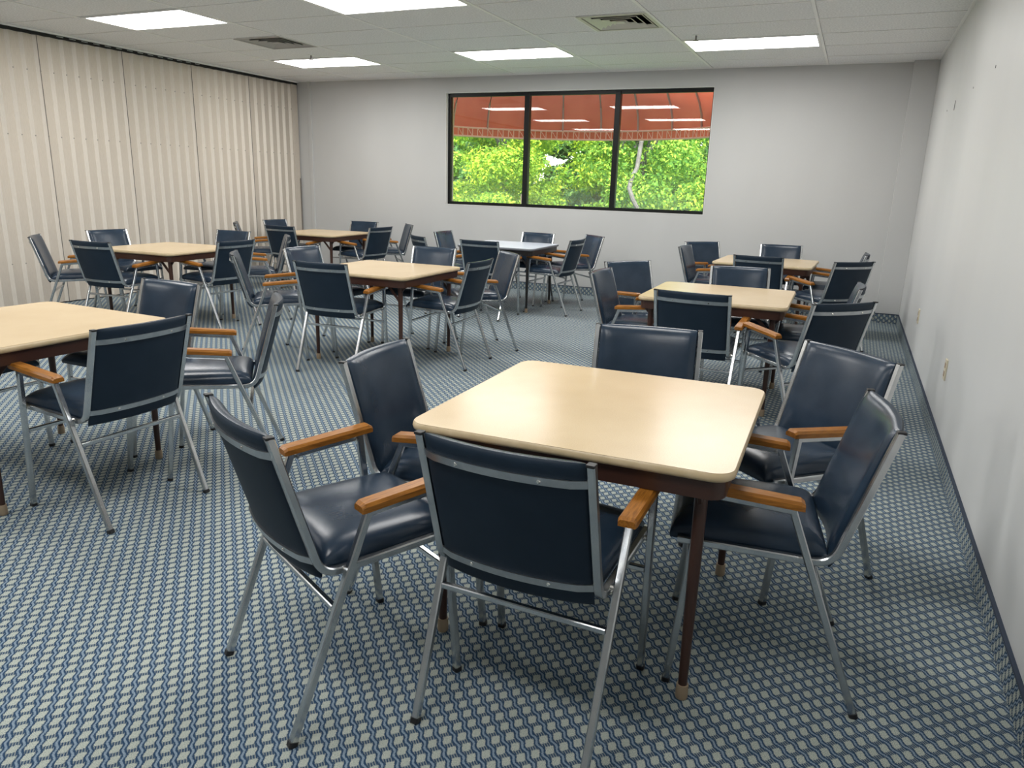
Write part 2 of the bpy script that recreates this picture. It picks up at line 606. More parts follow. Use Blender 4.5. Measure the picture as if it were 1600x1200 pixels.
# ------------------------------------------------------------------ fluorescent troffers
LW, LD = TX - 0.03, TY - 0.03
hw, hd = LW / 2, LD / 2
q = MB()
fw = 0.022
q.box(-hw, hw, -hd, -hd + fw, -0.006, 0.05)
q.box(-hw, hw, hd - fw, hd, -0.006, 0.05)
q.box(-hw, -hw + fw, -hd + fw, hd - fw, -0.006, 0.05)
q.box(hw - fw, hw, -hd + fw, hd - fw, -0.006, 0.05)
l_frame = q.mesh('frame', M['tee'])
q = MB()
q.add([(-hw + fw, -hd + fw, 0), (hw - fw, -hd + fw, 0), (hw - fw, hd - fw, 0), (-hw + fw, hd - fw, 0)], [(0, 3, 2, 1)])
l_diff = q.mesh('diffuser', M['lamp'])
q = MB().box(-hw, hw, -hd, hd, 0.05, 0.06)
l_back = q.mesh('housing', M['ventgrey'])
LIGHT_LABEL = {
    (1, -1): 'lit ceiling panel over the folding partition, nearest on the left',
    (3, -1): 'lit ceiling panel cut off by the top edge of the photo',
    (1, 3): 'lit ceiling panel in the far left of the ceiling',
    (3, 3): 'lit ceiling panel just left of the white air vent, in front of the window',
    (5, 3): 'lit ceiling panel at the far right, beside the right wall',
}
for ci, r in sorted(LIGHTS):
    x = (cols[ci] + cols[ci + 1]) / 2
    y = GY + TY * (r + 0.5)
    if ci == 5:
        x = (cols[5] + cols[6]) / 2
    lab = LIGHT_LABEL.get((ci, r)) or 'lit ceiling panel out of frame, %s column, %s row back from the window' % (
        {1: 'left', 3: 'middle', 5: 'right'}[ci], {-1: 'second', -5: 'third', -9: 'fourth', -13: 'fifth'}[r])
    t = thing('ceiling_light', lab, 'ceiling light', (x, y, ZC), 0, 'fluorescent ceiling panels')
    link('frame', l_frame, t)
    link('diffuser', l_diff, t)
    link('housing', l_back, t)


# ------------------------------------------------------------------ air vents, sprinklers
def vent(x, y, m, label, nslot):
    t = thing('air_vent', label, 'air vent', (x, y, ZC))
    a = 0.296
    q = MB()
    q.box(-a, a, -a, -a + 0.03, -0.006, 0.004)
    q.box(-a, a, a - 0.03, a, -0.006, 0.004)
    q.box(-a, -a + 0.03, -a + 0.03, a - 0.03, -0.006, 0.004)
    q.box(a - 0.03, a, -a + 0.03, a - 0.03, -0.006, 0.004)
    q.build('frame', m, t, bevel=0.001)
    MB().box(-a, a, -a, a, 0.09, 0.10).build('dark_duct', M['dark'], t)
    step = (a - 0.05) / nslot
    for k in range(nslot):
        o_ = a - 0.045 - k * step
        i_ = o_ - step * 0.52
        q = MB()
        vs = [(-o_, -o_, 0.035), (o_, -o_, 0.035), (o_, o_, 0.035), (-o_, o_, 0.035),
              (-i_, -i_, -0.004), (i_, -i_, -0.004), (i_, i_, -0.004), (-i_, i_, -0.004)]
        vs = [(vx, vy, (0.014 if n_ >= 4 else -0.004)) for n_, (vx, vy, vz) in enumerate(vs)]
        vs2 = [(vx, vy, vz + 0.004) for vx, vy, vz in vs]
        q.add(vs + vs2, [(0, 1, 5, 4), (1, 2, 6, 5), (2, 3, 7, 6), (3, 0, 4, 7),
                         (8, 12, 13, 9), (9, 13, 14, 10), (10, 14, 15, 11), (11, 15, 12, 8),
                         (0, 8, 9, 1), (1, 9, 10, 2), (2, 10, 11, 3), (3, 11, 8, 0)])
        q.build('louvre', m, t)
    c = step * 0.55
    MB().box(-c, c, -c, c, -0.004, 0.002).build('centre_plate', m, t)
    return t


vent(cols[5] - 0.3048, GY + TY * 1.5, M['ventwhite'], 'square white air vent with open louvres between two lit panels', 4)
vent(cols[2] - 0.3048, GY + TY * 1.5, M['ventgrey'], 'square grey air vent in the ceiling near the partition', 4)
for x, y, lab in ((-5.806, 7.296, 'small sprinkler head in front of the far left lit panel'),
                  (-1.510, 7.277, 'small sprinkler head in front of the far right lit panel')):
    t = thing('sprinkler_head', lab, 'sprinkler', (x, y, ZC), 0, 'ceiling sprinklers')
    MB().tube([(0, 0, 0.002), (0, 0, -0.004)], 0.032, 14).build('escutcheon', M['tee'], t)
    MB().tube([(0, 0, -0.003), (0, 0, -0.045)], 0.009, 10).build('body', M['brass'], t)
    MB().tube([(0, 0, -0.045), (0, 0, -0.050)], [0.024, 0.026], 12).build('deflector', M['brass'], t)

# ------------------------------------------------------------------ wall outlets
for y, z, lab in ((4.72, 0.43, 'ivory wall outlet low on the right wall, the nearer one'),
                  (6.83, 0.425, 'ivory wall outlet low on the right wall, near the window end')):
    t = thing('wall_outlet', lab, 'outlet', (XR, y, z), 0, 'wall outlets')
    MB().box(-0.008, 0, -0.036, 0.036, -0.058, 0.058).build('cover_plate', M['ivory'], t, bevel=0.002)
    for s in (-1, 1):
        MB().box(-0.010, -0.007, -0.017, 0.017, s * 0.024 - 0.014, s * 0.024 + 0.014).build('socket', M['cap'], t)

# ------------------------------------------------------------------ folding partition
part = thing('folding_partition', 'beige accordion folding partition closing off the left side of the room', 'partition', (XL, 0, 0))
PU = 0.1378
y = YB - 0.02
wide, thin = 0.108, PU - 0.108
zt, zb = ZC - 0.045, 0.012


def slab(y0, x0, y1, x1, th, m_, name):
    """vertical panel from (x0,y0) to (x1,y1) in plan"""
    d = Vector((x1 - x0, y1 - y0, 0)).normalized()
    n = Vector((d.y, -d.x, 0)) * th
    q = MB()
    pts = [(x0, y0), (x1, y1), (x1 - abs(n.x), y1), (x0 - abs(n.x), y0)]
    q.add([(a_, b_, zb) for a_, b_ in pts] + [(a_, b_, zt) for a_, b_ in pts],
          [(0, 1, 2, 3), (4, 7, 6, 5), (0, 4, 5, 1), (1, 5, 6, 2), (2, 6, 7, 3), (3, 7, 4, 0)])
    return q.mesh(name, m_)


pan_me = slab(0, 0.0, wide, -0.026, 0.008, M['panel'], 'panel')
hin_me = slab(wide, -0.026, PU, 0.0, 0.008, M['hinge'], 'hinge_strip')
riv_me = MB().tube([(0, 0, 0), (0.006, -0.002, 0)], 0.0065, 8).mesh('rivet', M['rivet'])
n_un = int((y - YF) / PU)
for k in range(n_un):
    if k == 0:
        continue
    yy = y - (k + 1) * PU
    pnl = link('panel', pan_me, part, (0, yy, 0))
    hs = link('hinge_strip', hin_me, part, (0, yy, 0))
    if yy > 3.5:
        for zr in (0.45, 1.70, 2.32):
            link('rivet', riv_me, hs, (-0.004, PU + 0.002, zr))
    if k % 7 == 6:
        MB().box(-0.002, 0.0045, yy - 0.003, yy + 0.001, zb, zt).build('seam', M['seam'], part)
MB().box(-0.045, 0.035, YF, YB - 0.02, ZC - 0.016, ZC).build('ceiling_track', M['tee'], part)
MB().box(-0.040, 0.006, YF, YB - 0.02, ZC - 0.046, ZC - 0.016).build('track_gap', M['dark'], part)
MB().box(-0.06, -0.03, YF, YB - 0.07, 0.0, 0.03).build('bottom_shadow_strip', M['rubber'], part)  # black strip standing in for the shadow along the jagged bottom edge
MB().box(-0.05, 0.012, YB - 0.155, YB - 0.032, zb, zt).build('lead_post', M['panel'], part, bevel=0.003)
MB().box(0.0, 0.020, YB - 0.050, YB - 0.030, 0.55, 1.36).build('pull_handle', M['seam'], part, bevel=0.004)
for k in range(14):
    yy = 5.55 + k * 0.137
    MB().box(0.0, 0.012, yy, yy + 0.07, ZC - 0.030, ZC - 0.023).build('hanger', M['steel'], part)

# ================================================================== TABLES
TOP_Z, TS = 0.700, 0.914


def rounded_square(s, r, n=6):
    h = s / 2
    pts = []
    for cx_, cy_, a0 in ((h - r, h - r, 0), (-h + r, h - r, PI / 2), (-h + r, -h + r, PI), (h - r, -h + r, 1.5 * PI)):
        for i in range(n + 1):
            a = a0 + PI / 2 * i / n
            pts.append((cx_ + r * math.cos(a), cy_ + r * math.sin(a)))
    return pts


def loft(levels, cap_bottom=True, cap_top=True):
    q = MB()
    n = len(levels[0][0])
    vs = [(x_, y_, z_) for pts, z_ in levels for x_, y_ in pts]
    fs = []
    for i in range(len(levels) - 1):
        for j in range(n):
            k = (j + 1) % n
            fs.append((i * n + j, i * n + k, (i + 1) * n + k, (i + 1) * n + j))
    if cap_bottom:
        fs.append(tuple(reversed(range(n))))
    if cap_top:
        fs.append(tuple((len(levels) - 1) * n + j for j in range(n)))
    return q.add(vs, fs)


def make_table():
    t = thing('square_table', '', 'table')
    loft([(rounded_square(TS - 0.012, 0.052), TOP_Z - 0.004), (rounded_square(TS - 0.010, 0.053), TOP_Z)]).build('table_top', M['laminate'], t, smooth=True)
    lv = [(rounded_square(TS - 0.020, 0.048), TOP_Z - 0.026), (rounded_square(TS - 0.004, 0.056), TOP_Z - 0.021),
          (rounded_square(TS, 0.058), TOP_Z - 0.014), (rounded_square(TS - 0.003, 0.057), TOP_Z - 0.005),
          (rounded_square(TS - 0.011, 0.0525), TOP_Z - 0.001)]
    loft(lv).build('edge_band', M['edge'], t, smooth=True)
    # steel apron: outer and inner wall
    q = loft([(rounded_square(TS - 0.040, 0.045), TOP_Z - 0.078), (rounded_square(TS - 0.034, 0.048), TOP_Z - 0.026)], False, False)
    q2 = loft([(rounded_square(TS - 0.052, 0.040), TOP_Z - 0.078), (rounded_square(TS - 0.052, 0.040), TOP_Z - 0.026)], False, False)
    n = len(rounded_square(1, 0.1))
    q.add(q2.v, q2.f)
    m_ = 2 * n
    q.f += [(j, (j + 1) % n, m_ + (j + 1) % n, m_ + j) for j in range(n)]
    q.build('apron', M['brown'], t, smooth=True)
    for sx in (-1, 1):
        x_ = sx * 0.375
        for sy in (-1, 1):
            y_ = sy * 0.375
            lg = MB().tube([(x_, y_, 0.036), (x_, y_, 0.30), (x_, y_, TOP_Z - 0.032)], [0.0125, 0.0155, 0.018], 14).build('leg', M['brown'], t, smooth=True)
            MB().tube([(x_, y_, 0.0), (x_, y_, 0.004), (x_, y_, 0.044)], [0.0155, 0.0175, 0.0165], 14).build('foot', M['cap'], lg, smooth=True)
            MB().square([(x_ - sx * 0.010, y_, 0.52), (x_ - sx * 0.075, y_, 0.595), (x_ - sx * 0.135, y_, TOP_Z - 0.045)], 0.010, 0.022, (0, 1, 0)).build('brace', M['brown'], t)
            MB().square([(x_ + sx * 0.014, y_, TOP_Z - 0.105), (x_ + sx * 0.042, y_, TOP_Z - 0.072)], 0.012, 0.018, (0, 1, 0)).build('gusset', M['brown'], t)
        MB().tube([(x_, -0.375, TOP_Z - 0.075), (x_, 0.375, TOP_Z - 0.075)], 0.012, 10).build('cross_rail', M['brown'], t, smooth=True)
    return t


TABLES = {
    1: (-0.648, 2.199, 0.020 + PI / 2, 'tan square table nearest the camera, ringed by six navy chairs'),
    2: (-3.383, 2.108, -0.030 + PI / 2, 'tan square table cut off by the left edge of the photo'),
    3: (-5.844, 5.155, 0.060, 'tan square table standing closest beside the folding partition'),
    4: (-6.214, 7.906, 0.060, 'tan square table in the far left corner of the room'),
    5: (-3.322, 4.973, 0.017, 'tan square table in the middle of the room, behind the nearest left chairs'),
    6: (-3.565, 7.885, 0.034, 'square table with daylight-paled blue-grey top and black legs, below the window'),
    7: (-0.755, 5.119, 0.016, 'tan square table second from the camera along the right wall'),
    8: (-0.741, 7.865, -0.030, 'tan square table farthest from the camera along the right wall'),
}
M['laminate_pale'] = noisy('daylight_paled_laminate', (0.62, 0.69, 0.78), (0.68, 0.74, 0.82), 6, 0.22)  # top colour includes some reflected window daylight
M['black_steel'] = mat('black_enamelled_steel', (0.012, 0.011, 0.011), 0.35)
M['edge_dark'] = mat('dark_grey_table_edge', (0.16, 0.17, 0.19), 0.4)


def repaint(o, swap):
    if o.type == 'MESH' and o.data.materials[0] in swap:
        o.data = o.data.copy()
        o.data.materials[0] = swap[o.data.materials[0]]
    for ch in o.children:
        repaint(ch, swap)


tab0 = make_table()
for k, (x, y, a, lab) in TABLES.items():
    t = tab0 if k == 1 else copy_tree(tab0)
    t.location = (x, y, 0)
    t.rotation_euler = (0, 0, a)
    tag(t, lab, 'table', 'square folding tables')
    if k == 6:                    # pale top, partly window daylight put into the colour, and black legs
        repaint(t, {M['laminate']: M['laminate_pale'], M['brown']: M['black_steel'], M['edge']: M['edge_dark']})

# ================================================================== CHAIRS
Y0 = 0.25                         # chair origin: middle of the footprint
WP, WLEG, TB = 0.211, 0.2355, 0.020


def P(x, y_, z):
    return (x, y_ - Y0, z)


def post_y(z):
    return -0.004 + (0.803 - z) * 0.295


def arm_z(y_):                    # the armrests rise a little towards the front
    return 0.576 + (y_ - 0.222) * 0.080


def pad_curve(u):                 # backrest bows backwards in the middle
    return -0.030 * (1 - u * u)


def make_chair():
    t = thing('armchair', '', 'chair')
    for s in (-1, 1):
        # L-shaped side frame: back post, bend, seat rail
        c0 = Vector((0.106, 0.427))
        d1 = Vector((post_y(0.803) - c0.x, 0.803 - c0.y)).normalized()
        d2 = Vector((0.9994, 0.034))
        tl_ = 0.052
        p1, p2 = c0 + d1 * tl_, c0 + d2 * tl_
        pts = [(post_y(0.803), 0.803), (p1.x, p1.y)]
        for i in range(1, 7):
            w = i / 7
            b_ = p1 * (1 - w) ** 2 + c0 * 2 * w * (1 - w) + p2 * w ** 2
            pts.append((b_.x, b_.y))
        pts += [(p2.x, p2.y), (0.505, 0.440)]
        fr_ = MB().square([P(s * WP, a_, b_) for a_, b_ in pts], TB, TB).build('side_frame', M['chrome'], t, smooth=True)
        yy = post_y(0.806)
        MB().box(s * WP - 0.0101, s * WP + 0.0101, yy - Y0 - 0.0106, yy - Y0 + 0.0106, 0.801, 0.8075).build('end_cap', M['rubber'], fr_, bevel=0.002)
        # slanting rear leg, front leg and the bar under the armrest
        rl = MB().square([P(s * 0.232, 0.004, 0.010), P(s * 0.239, 0.222, arm_z(0.222))], TB, TB).build('leg', M['chrome'], t)
        MB().square([P(s * 0.232, 0.000, 0.0), P(s * 0.232, 0.0045, 0.013)], TB + 0.003, TB + 0.003).build('foot_cap', M['rubber'], rl)
        fl_ = MB().square([P(s * 0.228, 0.500, 0.010), P(s * 0.239, 0.446, arm_z(0.446))], TB, TB).build('leg', M['chrome'], t)
        MB().square([P(s * 0.228, 0.501, 0.0), P(s * 0.228, 0.500, 0.013)], TB + 0.003, TB + 0.003).build('foot_cap', M['rubber'], fl_)
        MB().square([P(s * 0.239, 0.214, arm_z(0.214)), P(s * 0.239, 0.454, arm_z(0.454))], TB, TB).build('arm_bar', M['chrome'], t)
        # wooden armrest, ends and upper edges chamfered
        q = MB()
        w0, w1 = 0.024, 0.018
        za, zm, zt_ = 0.010, 0.025, 0.033
        x_ = s * 0.239
        ya, yb = 0.196, 0.482
        secs = [(ya, w0 - 0.002, za, zm - 0.004, zt_ - 0.006, w1 - 0.002), (ya + 0.010, w0, za, zm, zt_, w1),
                (yb - 0.010, w0, za, zm, zt_, w1), (yb, w0 - 0.002, za, zm - 0.004, zt_ - 0.006, w1 - 0.002)]
        vs = []
        for y_, a_, z0, z1, z2, b_ in secs:
            z0, z1, z2 = (w_ + arm_z(y_) for w_ in (z0, z1, z2))
            vs += [P(x_ - a_, y_, z0), P(x_ + a_, y_, z0), P(x_ + a_, y_, z1), P(x_ + b_, y_, z2), P(x_ - b_, y_, z2), P(x_ - a_, y_, z1)]
        fs = [tuple(range(6)), tuple(18 + i for i in range(6))]
        for i in range(3):
            for j in range(6):
                k = (j + 1) % 6
                fs.append((i * 6 + j, i * 6 + k, i * 6 + 6 + k, i * 6 + 6 + j))
        q.add(vs, fs)
        ar = q.build('armrest', M['wood'], t)
        for y_ in (0.236, 0.432):
            MB().tube([P(s * 0.226, y_, arm_z(y_) - 0.004), P(s * 0.219, y_, arm_z(y_) - 0.004)], 0.005, 8).build('screw', M['bolt'], ar)
        # bolted spacer joining the seat frame and the legs
        MB().tube([P(s * 0.219, 0.165, 0.433), P(s * 0.230, 0.165, 0.433)], 0.008, 8).build('bolt', M['bolt'], t)
        MB().tube([P(s * 0.219, 0.458, 0.438), P(s * 0.226, 0.458, 0.438)], 0.008, 8).build('bolt', M['bolt'], t)
    # stretchers between the legs
    MB().square([P(-0.226, 0.129, 0.338), P(0.226, 0.129, 0.338)], 0.016, 0.016, (0, 0, 1)).build('stretcher', M['chrome'], t)
    MB().square([P(-0.224, 0.469, 0.338), P(0.224, 0.469, 0.338)], 0.016, 0.016, (0, 0, 1)).build('stretcher', M['chrome'], t)
    # seat cushion
    hx, ya, yb = 0.200, 0.118, 0.528
    zb_ = 0.434

    def prof(u, e):
        return max(0.0, 1 - abs(u) ** e) ** 0.45

    def ease(w):                  # crowd samples at the rims
        return math.sin((w - 0.5) * PI)

    def seat_top(a_, b_):
        u, w = ease(a_), ease(b_)
        hgt = 0.044 * prof(u, 9) * prof(w, 9) + 0.016 * (1 - u * u) * (1 - w * w)
        puff = 0.010 * math.sqrt(max(0, 1 - u * u))
        return P(u * hx, (ya + yb) / 2 + w * (yb - ya) / 2, zb_ + 0.012 + hgt + 0.006 * (b_ > 0.5) * (1 - u * u) * (w * w) * (1 - w * w) * 4 + puff * 0)

    q = MB().grid(19, 19, seat_top)
    ring = [(i, 0) for i in range(19)] + [(18, j) for j in range(1, 19)] + [(i, 18) for i in range(17, -1, -1)] + [(0, j) for j in range(17, 0, -1)]
    idx = [i * 19 + j for i, j in ring]
    lo = []
    for i in idx:
        x_, y_, z_ = q.v[i]
        lo.append((x_ * 0.985, y_ * 0.99, zb_))
    o_ = len(q.v)
    q.v += lo
    n = len(idx)
    q.f += [(idx[j], idx[(j + 1) % n], o_ + (j + 1) % n, o_ + j) for j in range(n)]
    q.f.append(tuple(o_ + j for j in range(n)))
    q.build('seat', M['vinyl'], t, smooth=True)
    # back cushion: padded front, upholstered rear
    z0, z1 = 0.412, 0.806
    hb = 0.2005

    def front(a_, b_):
        u, w = ease(a_), ease(b_)
        z = (z0 + z1) / 2 + w * (z1 - z0) / 2
        th = 0.030 * prof(u, 8) * prof(w, 10) + 0.007 * (1 - u * u) * (1 - w * w)
        return P(u * hb, post_y(z) + pad_curve(u) + th * 0.96, z + th * 0.28)

    def rear(a_, b_):
        u, w = ease(a_), ease(b_)
        z = (z0 + z1) / 2 + w * (z1 - z0) / 2
        th = -0.011 * prof(u, 12) * prof(w, 14)
        return P(u * hb, post_y(z) + pad_curve(u) + th, z + th * 0.28)

    bk = MB().grid(17, 19, front).build('backrest', M['vinyl'], t, smooth=True)
    MB().grid(17, 19, rear, True).build('rear_cover', M['vinyl_back'], bk, smooth=True)
    for z in (0.758, 0.470):
        q = MB()
        pts = []
        for i in range(13):
            u = -1 + 2 * i / 12
            pts.append(P(u * 0.203, post_y(z) + pad_curve(u) - 0.0125 * min(1, (1 - abs(u)) * 9 + 0.25), z - 0.003))
        vs = []
        for p_ in pts:
            for dy, dz in ((-0.004, -0.010), (-0.004, 0.010), (0.002, 0.010), (0.002, -0.010)):
                vs.append((p_[0], p_[1] + dy - dz * 0.295, p_[2] + dz))
        fs = [(0, 1, 2, 3), (48, 51, 50, 49)]
        for i in range(12):
            for j in range(4):
                k = (j + 1) % 4
                fs.append((i * 4 + j, i * 4 + k, i * 4 + 4 + k, i * 4 + 4 + j))
        q.add(vs, fs)
        br = q.build('back_bar', M['steel'], t, smooth=True)
        for u in (-0.5, 0.5):
            yb_ = post_y(z) + pad_curve(u) - 0.0165
            MB().tube([P(u * 0.203, yb_ + 0.002, z - 0.003), P(u * 0.203, yb_ - 0.0025, z - 0.003)], [0.0065, 0.004], 8).build('screw', M['bolt'], br, smooth=True)
    return t


TN = {1: 'the nearest table', 2: 'the table cut off at left', 3: 'the table beside the partition',
      4: 'the far left corner table', 5: 'the middle table', 6: 'the table below the window',
      7: 'the second right-wall table', 8: 'the farthest right-wall table'}
POS = {'front': 'navy vinyl armchair, back to camera, on near side of %s',
       'back': 'navy vinyl armchair facing camera from far side of %s',
       'ln': 'navy vinyl armchair at left near corner of %s',
       'lf': 'navy vinyl armchair at left far corner of %s',
       'rn': 'navy vinyl armchair at right near corner of %s',
       'rf': 'navy vinyl armchair at right far corner of %s'}
CHAIRS = [
    (1, 'front', -0.643, 1.413, -0.026), (1, 'ln', -1.311, 1.317, -0.474), (1, 'lf', -1.431, 2.096, -1.504),
    (1, 'rf', 0.049, 2.966, 2.408), (1, 'rn', 0.138, 2.188, 1.723), (1, 'back', -0.723, 3.032, -2.974),
    (2, 'rn', -2.484, 2.037, 1.523), (2, 'rf', -2.496, 2.795, 2.295), (2, 'back', -3.329, 2.928, 3.122),
    (2, 'lf', -4.090, 2.080, -1.50),
    (3, 'ln', -6.597, 4.390, -0.778), (3, 'front', -5.789, 4.314, 0.078), (3, 'lf', -6.860, 5.309, -1.633),
    (3, 'back', -5.982, 6.124, -3.089), (3, 'rn', -5.032, 5.179, 1.543), (3, 'rf', -5.145, 5.975, 2.324),
    (4, 'ln', -7.069, 7.301, -0.850), (4, 'lf', -7.231, 8.182, -1.602), (4, 'front', -6.253, 7.150, 0.025),
    (4, 'rn', -5.320, 7.900, 1.477), (4, 'back', -6.206, 8.815, -3.068), (4, 'rf', -5.415, 8.705, 2.335),
    (5, 'ln', -4.250, 4.353, -0.868), (5, 'front', -3.328, 4.193, 0.054), (5, 'lf', -4.218, 5.086, -1.612),
    (5, 'back', -3.364, 5.831, 3.141), (5, 'rn', -2.520, 5.053, 1.602), (5, 'rf', -2.632, 5.822, 2.386),
    (6, 'front', -3.432, 6.849, -0.018), (6, 'lf', -4.414, 7.858, -1.541), (6, 'ln', -4.225, 6.967, -0.682),
    (6, 'back', -3.461, 8.500, 3.040), (6, 'rn', -2.700, 7.755, 1.542), (6, 'rf', -2.775, 8.580, 2.379),
    (7, 'ln', -1.565, 5.031, -1.600), (7, 'lf', -1.582, 5.780, -2.243), (7, 'front', -0.781, 4.254, -0.045),
    (7, 'back', -0.745, 5.933, -2.945), (7, 'rn', 0.011, 4.329, 0.794), (7, 'rf', 0.085, 5.252, 1.592),
    (8, 'ln', -1.551, 7.822, -1.636), (8, 'lf', -1.515, 8.577, -2.390), (8, 'front', -0.741, 7.071, -0.058),
    (8, 'back', -0.694, 8.786, -3.032), (8, 'rn', 0.048, 7.084, 0.776), (8, 'rf', 0.144, 8.126, 1.574),
]
chair0 = make_chair()
for i, (tb, pos, x, y, a) in enumerate(CHAIRS):
    t = chair0 if i == 0 else copy_tree(chair0)
    t.location = (x - math.sin(a) * Y0, y + math.cos(a) * Y0, 0)
    t.rotation_euler = (0, 0, a)
    tag(t, POS[pos] % TN[tb], 'chair', 'navy armchairs around the square tables')

# ================================================================== OUTSIDE THE WINDOW
gr = MB().box(-45, 35, YB + 0.22, 160, -0.40, -0.15).build('ground', M['lawn'])
structure(gr, 'lawn outside the window', 'lawn')

# dome awning over the window
AX, AY, AR, AZ, AH = -3.72, YB + 0.23, 2.10, 2.185, 1.35
aw = thing('dome_awning', 'red canvas dome awning on pipe ribs outside the window', 'awning', (AX, AY, AZ))


def dome(th, ph, r=1.0):
    """th 0..pi along the rim, ph 0..pi/2 upwards"""
    return (AR * r * math.cos(th) * math.cos(ph) * 1.12, AR * r * math.sin(th) * math.cos(ph), AH * r * math.sin(ph))


NR = 12
for k in range(NR):
    t0, t1 = PI * k / NR, PI * (k + 1) / NR
    q = MB().grid(7, 13, lambda a_, b_: dome(t0 + (t1 - t0) * a_, b_ * PI / 2 * 0.98, 1.01))
    q.build('canvas_gore', M['canvas'], aw, smooth=True)
for k in range(NR + 1):
    th = PI * k / NR
    MB().tube([dome(th, PI / 2 * 0.97 * i / 12, 0.985) for i in range(13)], 0.016, 8).build('rib', M['pipe'], aw, smooth=True)
HV = 0.125
q = MB().grid(57, 3, lambda a_, b_: (lambda p_: (p_[0], p_[1], -HV * (1 - b_)))(dome(PI * a_, 0, 1.012)))
q.build('valance', M['canvas'], aw, smooth=True)
for z in (0.0, -HV):
    MB().tube([(lambda p_: (p_[0], p_[1], z))(dome(PI * i / 56, 0, 0.985)) for i in range(57)], 0.014, 8).build('rim_pipe', M['cord'], aw, smooth=True)
for k in range(84):
    t0, t1 = PI * k / 84, PI * (k + 1) / 84
    a_, b_ = dome(t0, 0, 0.982), dome(t1, 0, 0.982)
    MB().tube([(a_[0], a_[1], 0), (a_[0], a_[1], -HV)], 0.006, 6).build('lacing', M['cord'], aw)
    if k % 2 == 0:
        MB().tube([(a_[0], a_[1], -HV), (b_[0], b_[1], 0)], 0.004, 6).build('lacing', M['cord'], aw)


# trees and shrubs: trunk plus a crown of many small leaves
def leaf_cloud(name, blobs, n, size, m_, parent):
    bl = np.array(blobs, float)                       # cx, cy, cz, rx, ry, rz
    w = (bl[:, 3] * bl[:, 4] * bl[:, 5]) ** (2 / 3)
    pick = rng.choice(len(bl), n, p=w / w.sum())
    d = rng.normal(size=(n, 3))
    d /= np.linalg.norm(d, axis=1)[:, None]
    rad = rng.uniform(0.55, 1.05, n)[:, None]
    c = bl[pick, :3] + d * rad * bl[pick, 3:]
    nrm = d * 0.6 + rng.normal(size=(n, 3)) * 0.7 + np.array([0, 0, 0.5])
    nrm /= np.linalg.norm(nrm, axis=1)[:, None]
    ref = rng.normal(size=(n, 3))
    a_ = np.cross(nrm, ref)
    a_ /= np.linalg.norm(a_, axis=1)[:, None]
    b_ = np.cross(nrm, a_)
    s = (size * rng.uniform(0.6, 1.3, n))[:, None]
    v_ = np.stack([c - a_ * s, c - b_ * s * 0.5 + nrm * s * 0.15, c + a_ * s, c + b_ * s * 0.5 + nrm * s * 0.15], 1).reshape(-1, 3)
    me = bpy.data.meshes.new(name)
    me.vertices.add(4 * n)
    me.vertices.foreach_set('co', v_.ravel())
    me.loops.add(4 * n)
    me.loops.foreach_set('vertex_index', np.arange(4 * n))
    me.polygons.add(n)
    me.polygons.foreach_set('loop_start', np.arange(0, 4 * n, 4))
    me.polygons.foreach_set('loop_total', np.full(n, 4))
    me.update(calc_edges=True)
    me.materials.append(m_)
    o = link(name, me, parent)
    o['kind'] = 'stuff'
    return o


def tree(x, y, h, r, m_, label, nleaf=9000, low=0.5, size=0.085, trunk=None, name='leafy_tree', group='trees outside the window'):
    t = thing(name, label, 'tree', (x, y, -0.15), 0, group)
    lean = rng.uniform(-0.3, 0.3, 2)
    tp = trunk or [(0, 0, 0), (lean[0] * 0.3, lean[1] * 0.3, h * 0.25), (lean[0], lean[1], h * 0.55), (lean[0] * 1.2, lean[1], h * 0.85)]
    MB().tube(tp, [0.13, 0.11, 0.08, 0.04][:len(tp)] if len(tp) <= 4 else [0.045] * len(tp), 8).build('trunk', M['bark'], t, smooth=True)
    for k in range(5):
        a = rng.uniform(0, 2 * PI)
        z = rng.uniform(0.25, 0.6) * h
        e = Vector((math.cos(a) * r * 0.7, math.sin(a) * r * 0.7, z + 0.25 * h))
        st = Vector((0, 0, z)) + Vector((lean[0], lean[1], 0)) * (z / h)
        MB().tube([st, (st + e) / 2 + Vector((0, 0, 0.1)), e], [0.05, 0.035, 0.015], 6).build('branch', M['bark'], t, smooth=True)
    bl = []
    for k in range(46):
        a = rng.uniform(0, 2 * PI)
        rr = r * math.sqrt(rng.uniform(0.02, 1.0))
        z = rng.uniform(low, h)
        s = rng.uniform(0.28, 0.62)
        taper = 1.0 - 0.45 * max(0, (z - h * 0.6) / (h * 0.4))
        bl.append((math.cos(a) * rr * taper, math.sin(a) * rr * taper, z, s * 1.15, s * 1.15, s * 0.8))
    leaf_cloud('leaves', bl, nleaf, size, m_, t)
    return t


BIG = dict(nleaf=26000, size=0.048, low=0.4)
tree(-10.9, 16.2, 5.0, 1.25, M['leaf_a'], 'green tree far to the left, beyond the window edge', **BIG)
tree(-7.5, 16.2, 5.2, 1.25, M['leaf_b'], 'bright yellow-green tree behind the left pane', **BIG)
tree(-4.2, 16.3, 5.0, 1.25, M['leaf_a'], 'green tree with a bent pale trunk, seen through the right pane', nleaf=26000, size=0.048, low=0.9,
     trunk=[(0.55, -1.75, 0), (0.50, -1.85, 0.75), (0.40, -1.85, 1.05), (0.24, -1.82, 1.30), (0.13, -1.72, 1.50), (0.08, -1.45, 1.68), (0.06, -1.0, 1.9), (0.0, -0.4, 2.9)])
tree(-0.4, 16.2, 5.2, 1.25, M['leaf_b'], 'bright green tree to the right, beyond the window edge', **BIG)
MID = dict(nleaf=22000, size=0.062, low=0.4)
tree(-9.4, 20.1, 5.6, 1.3, M['leaf_b'], 'yellow-green tree in the second row, far left', **MID)
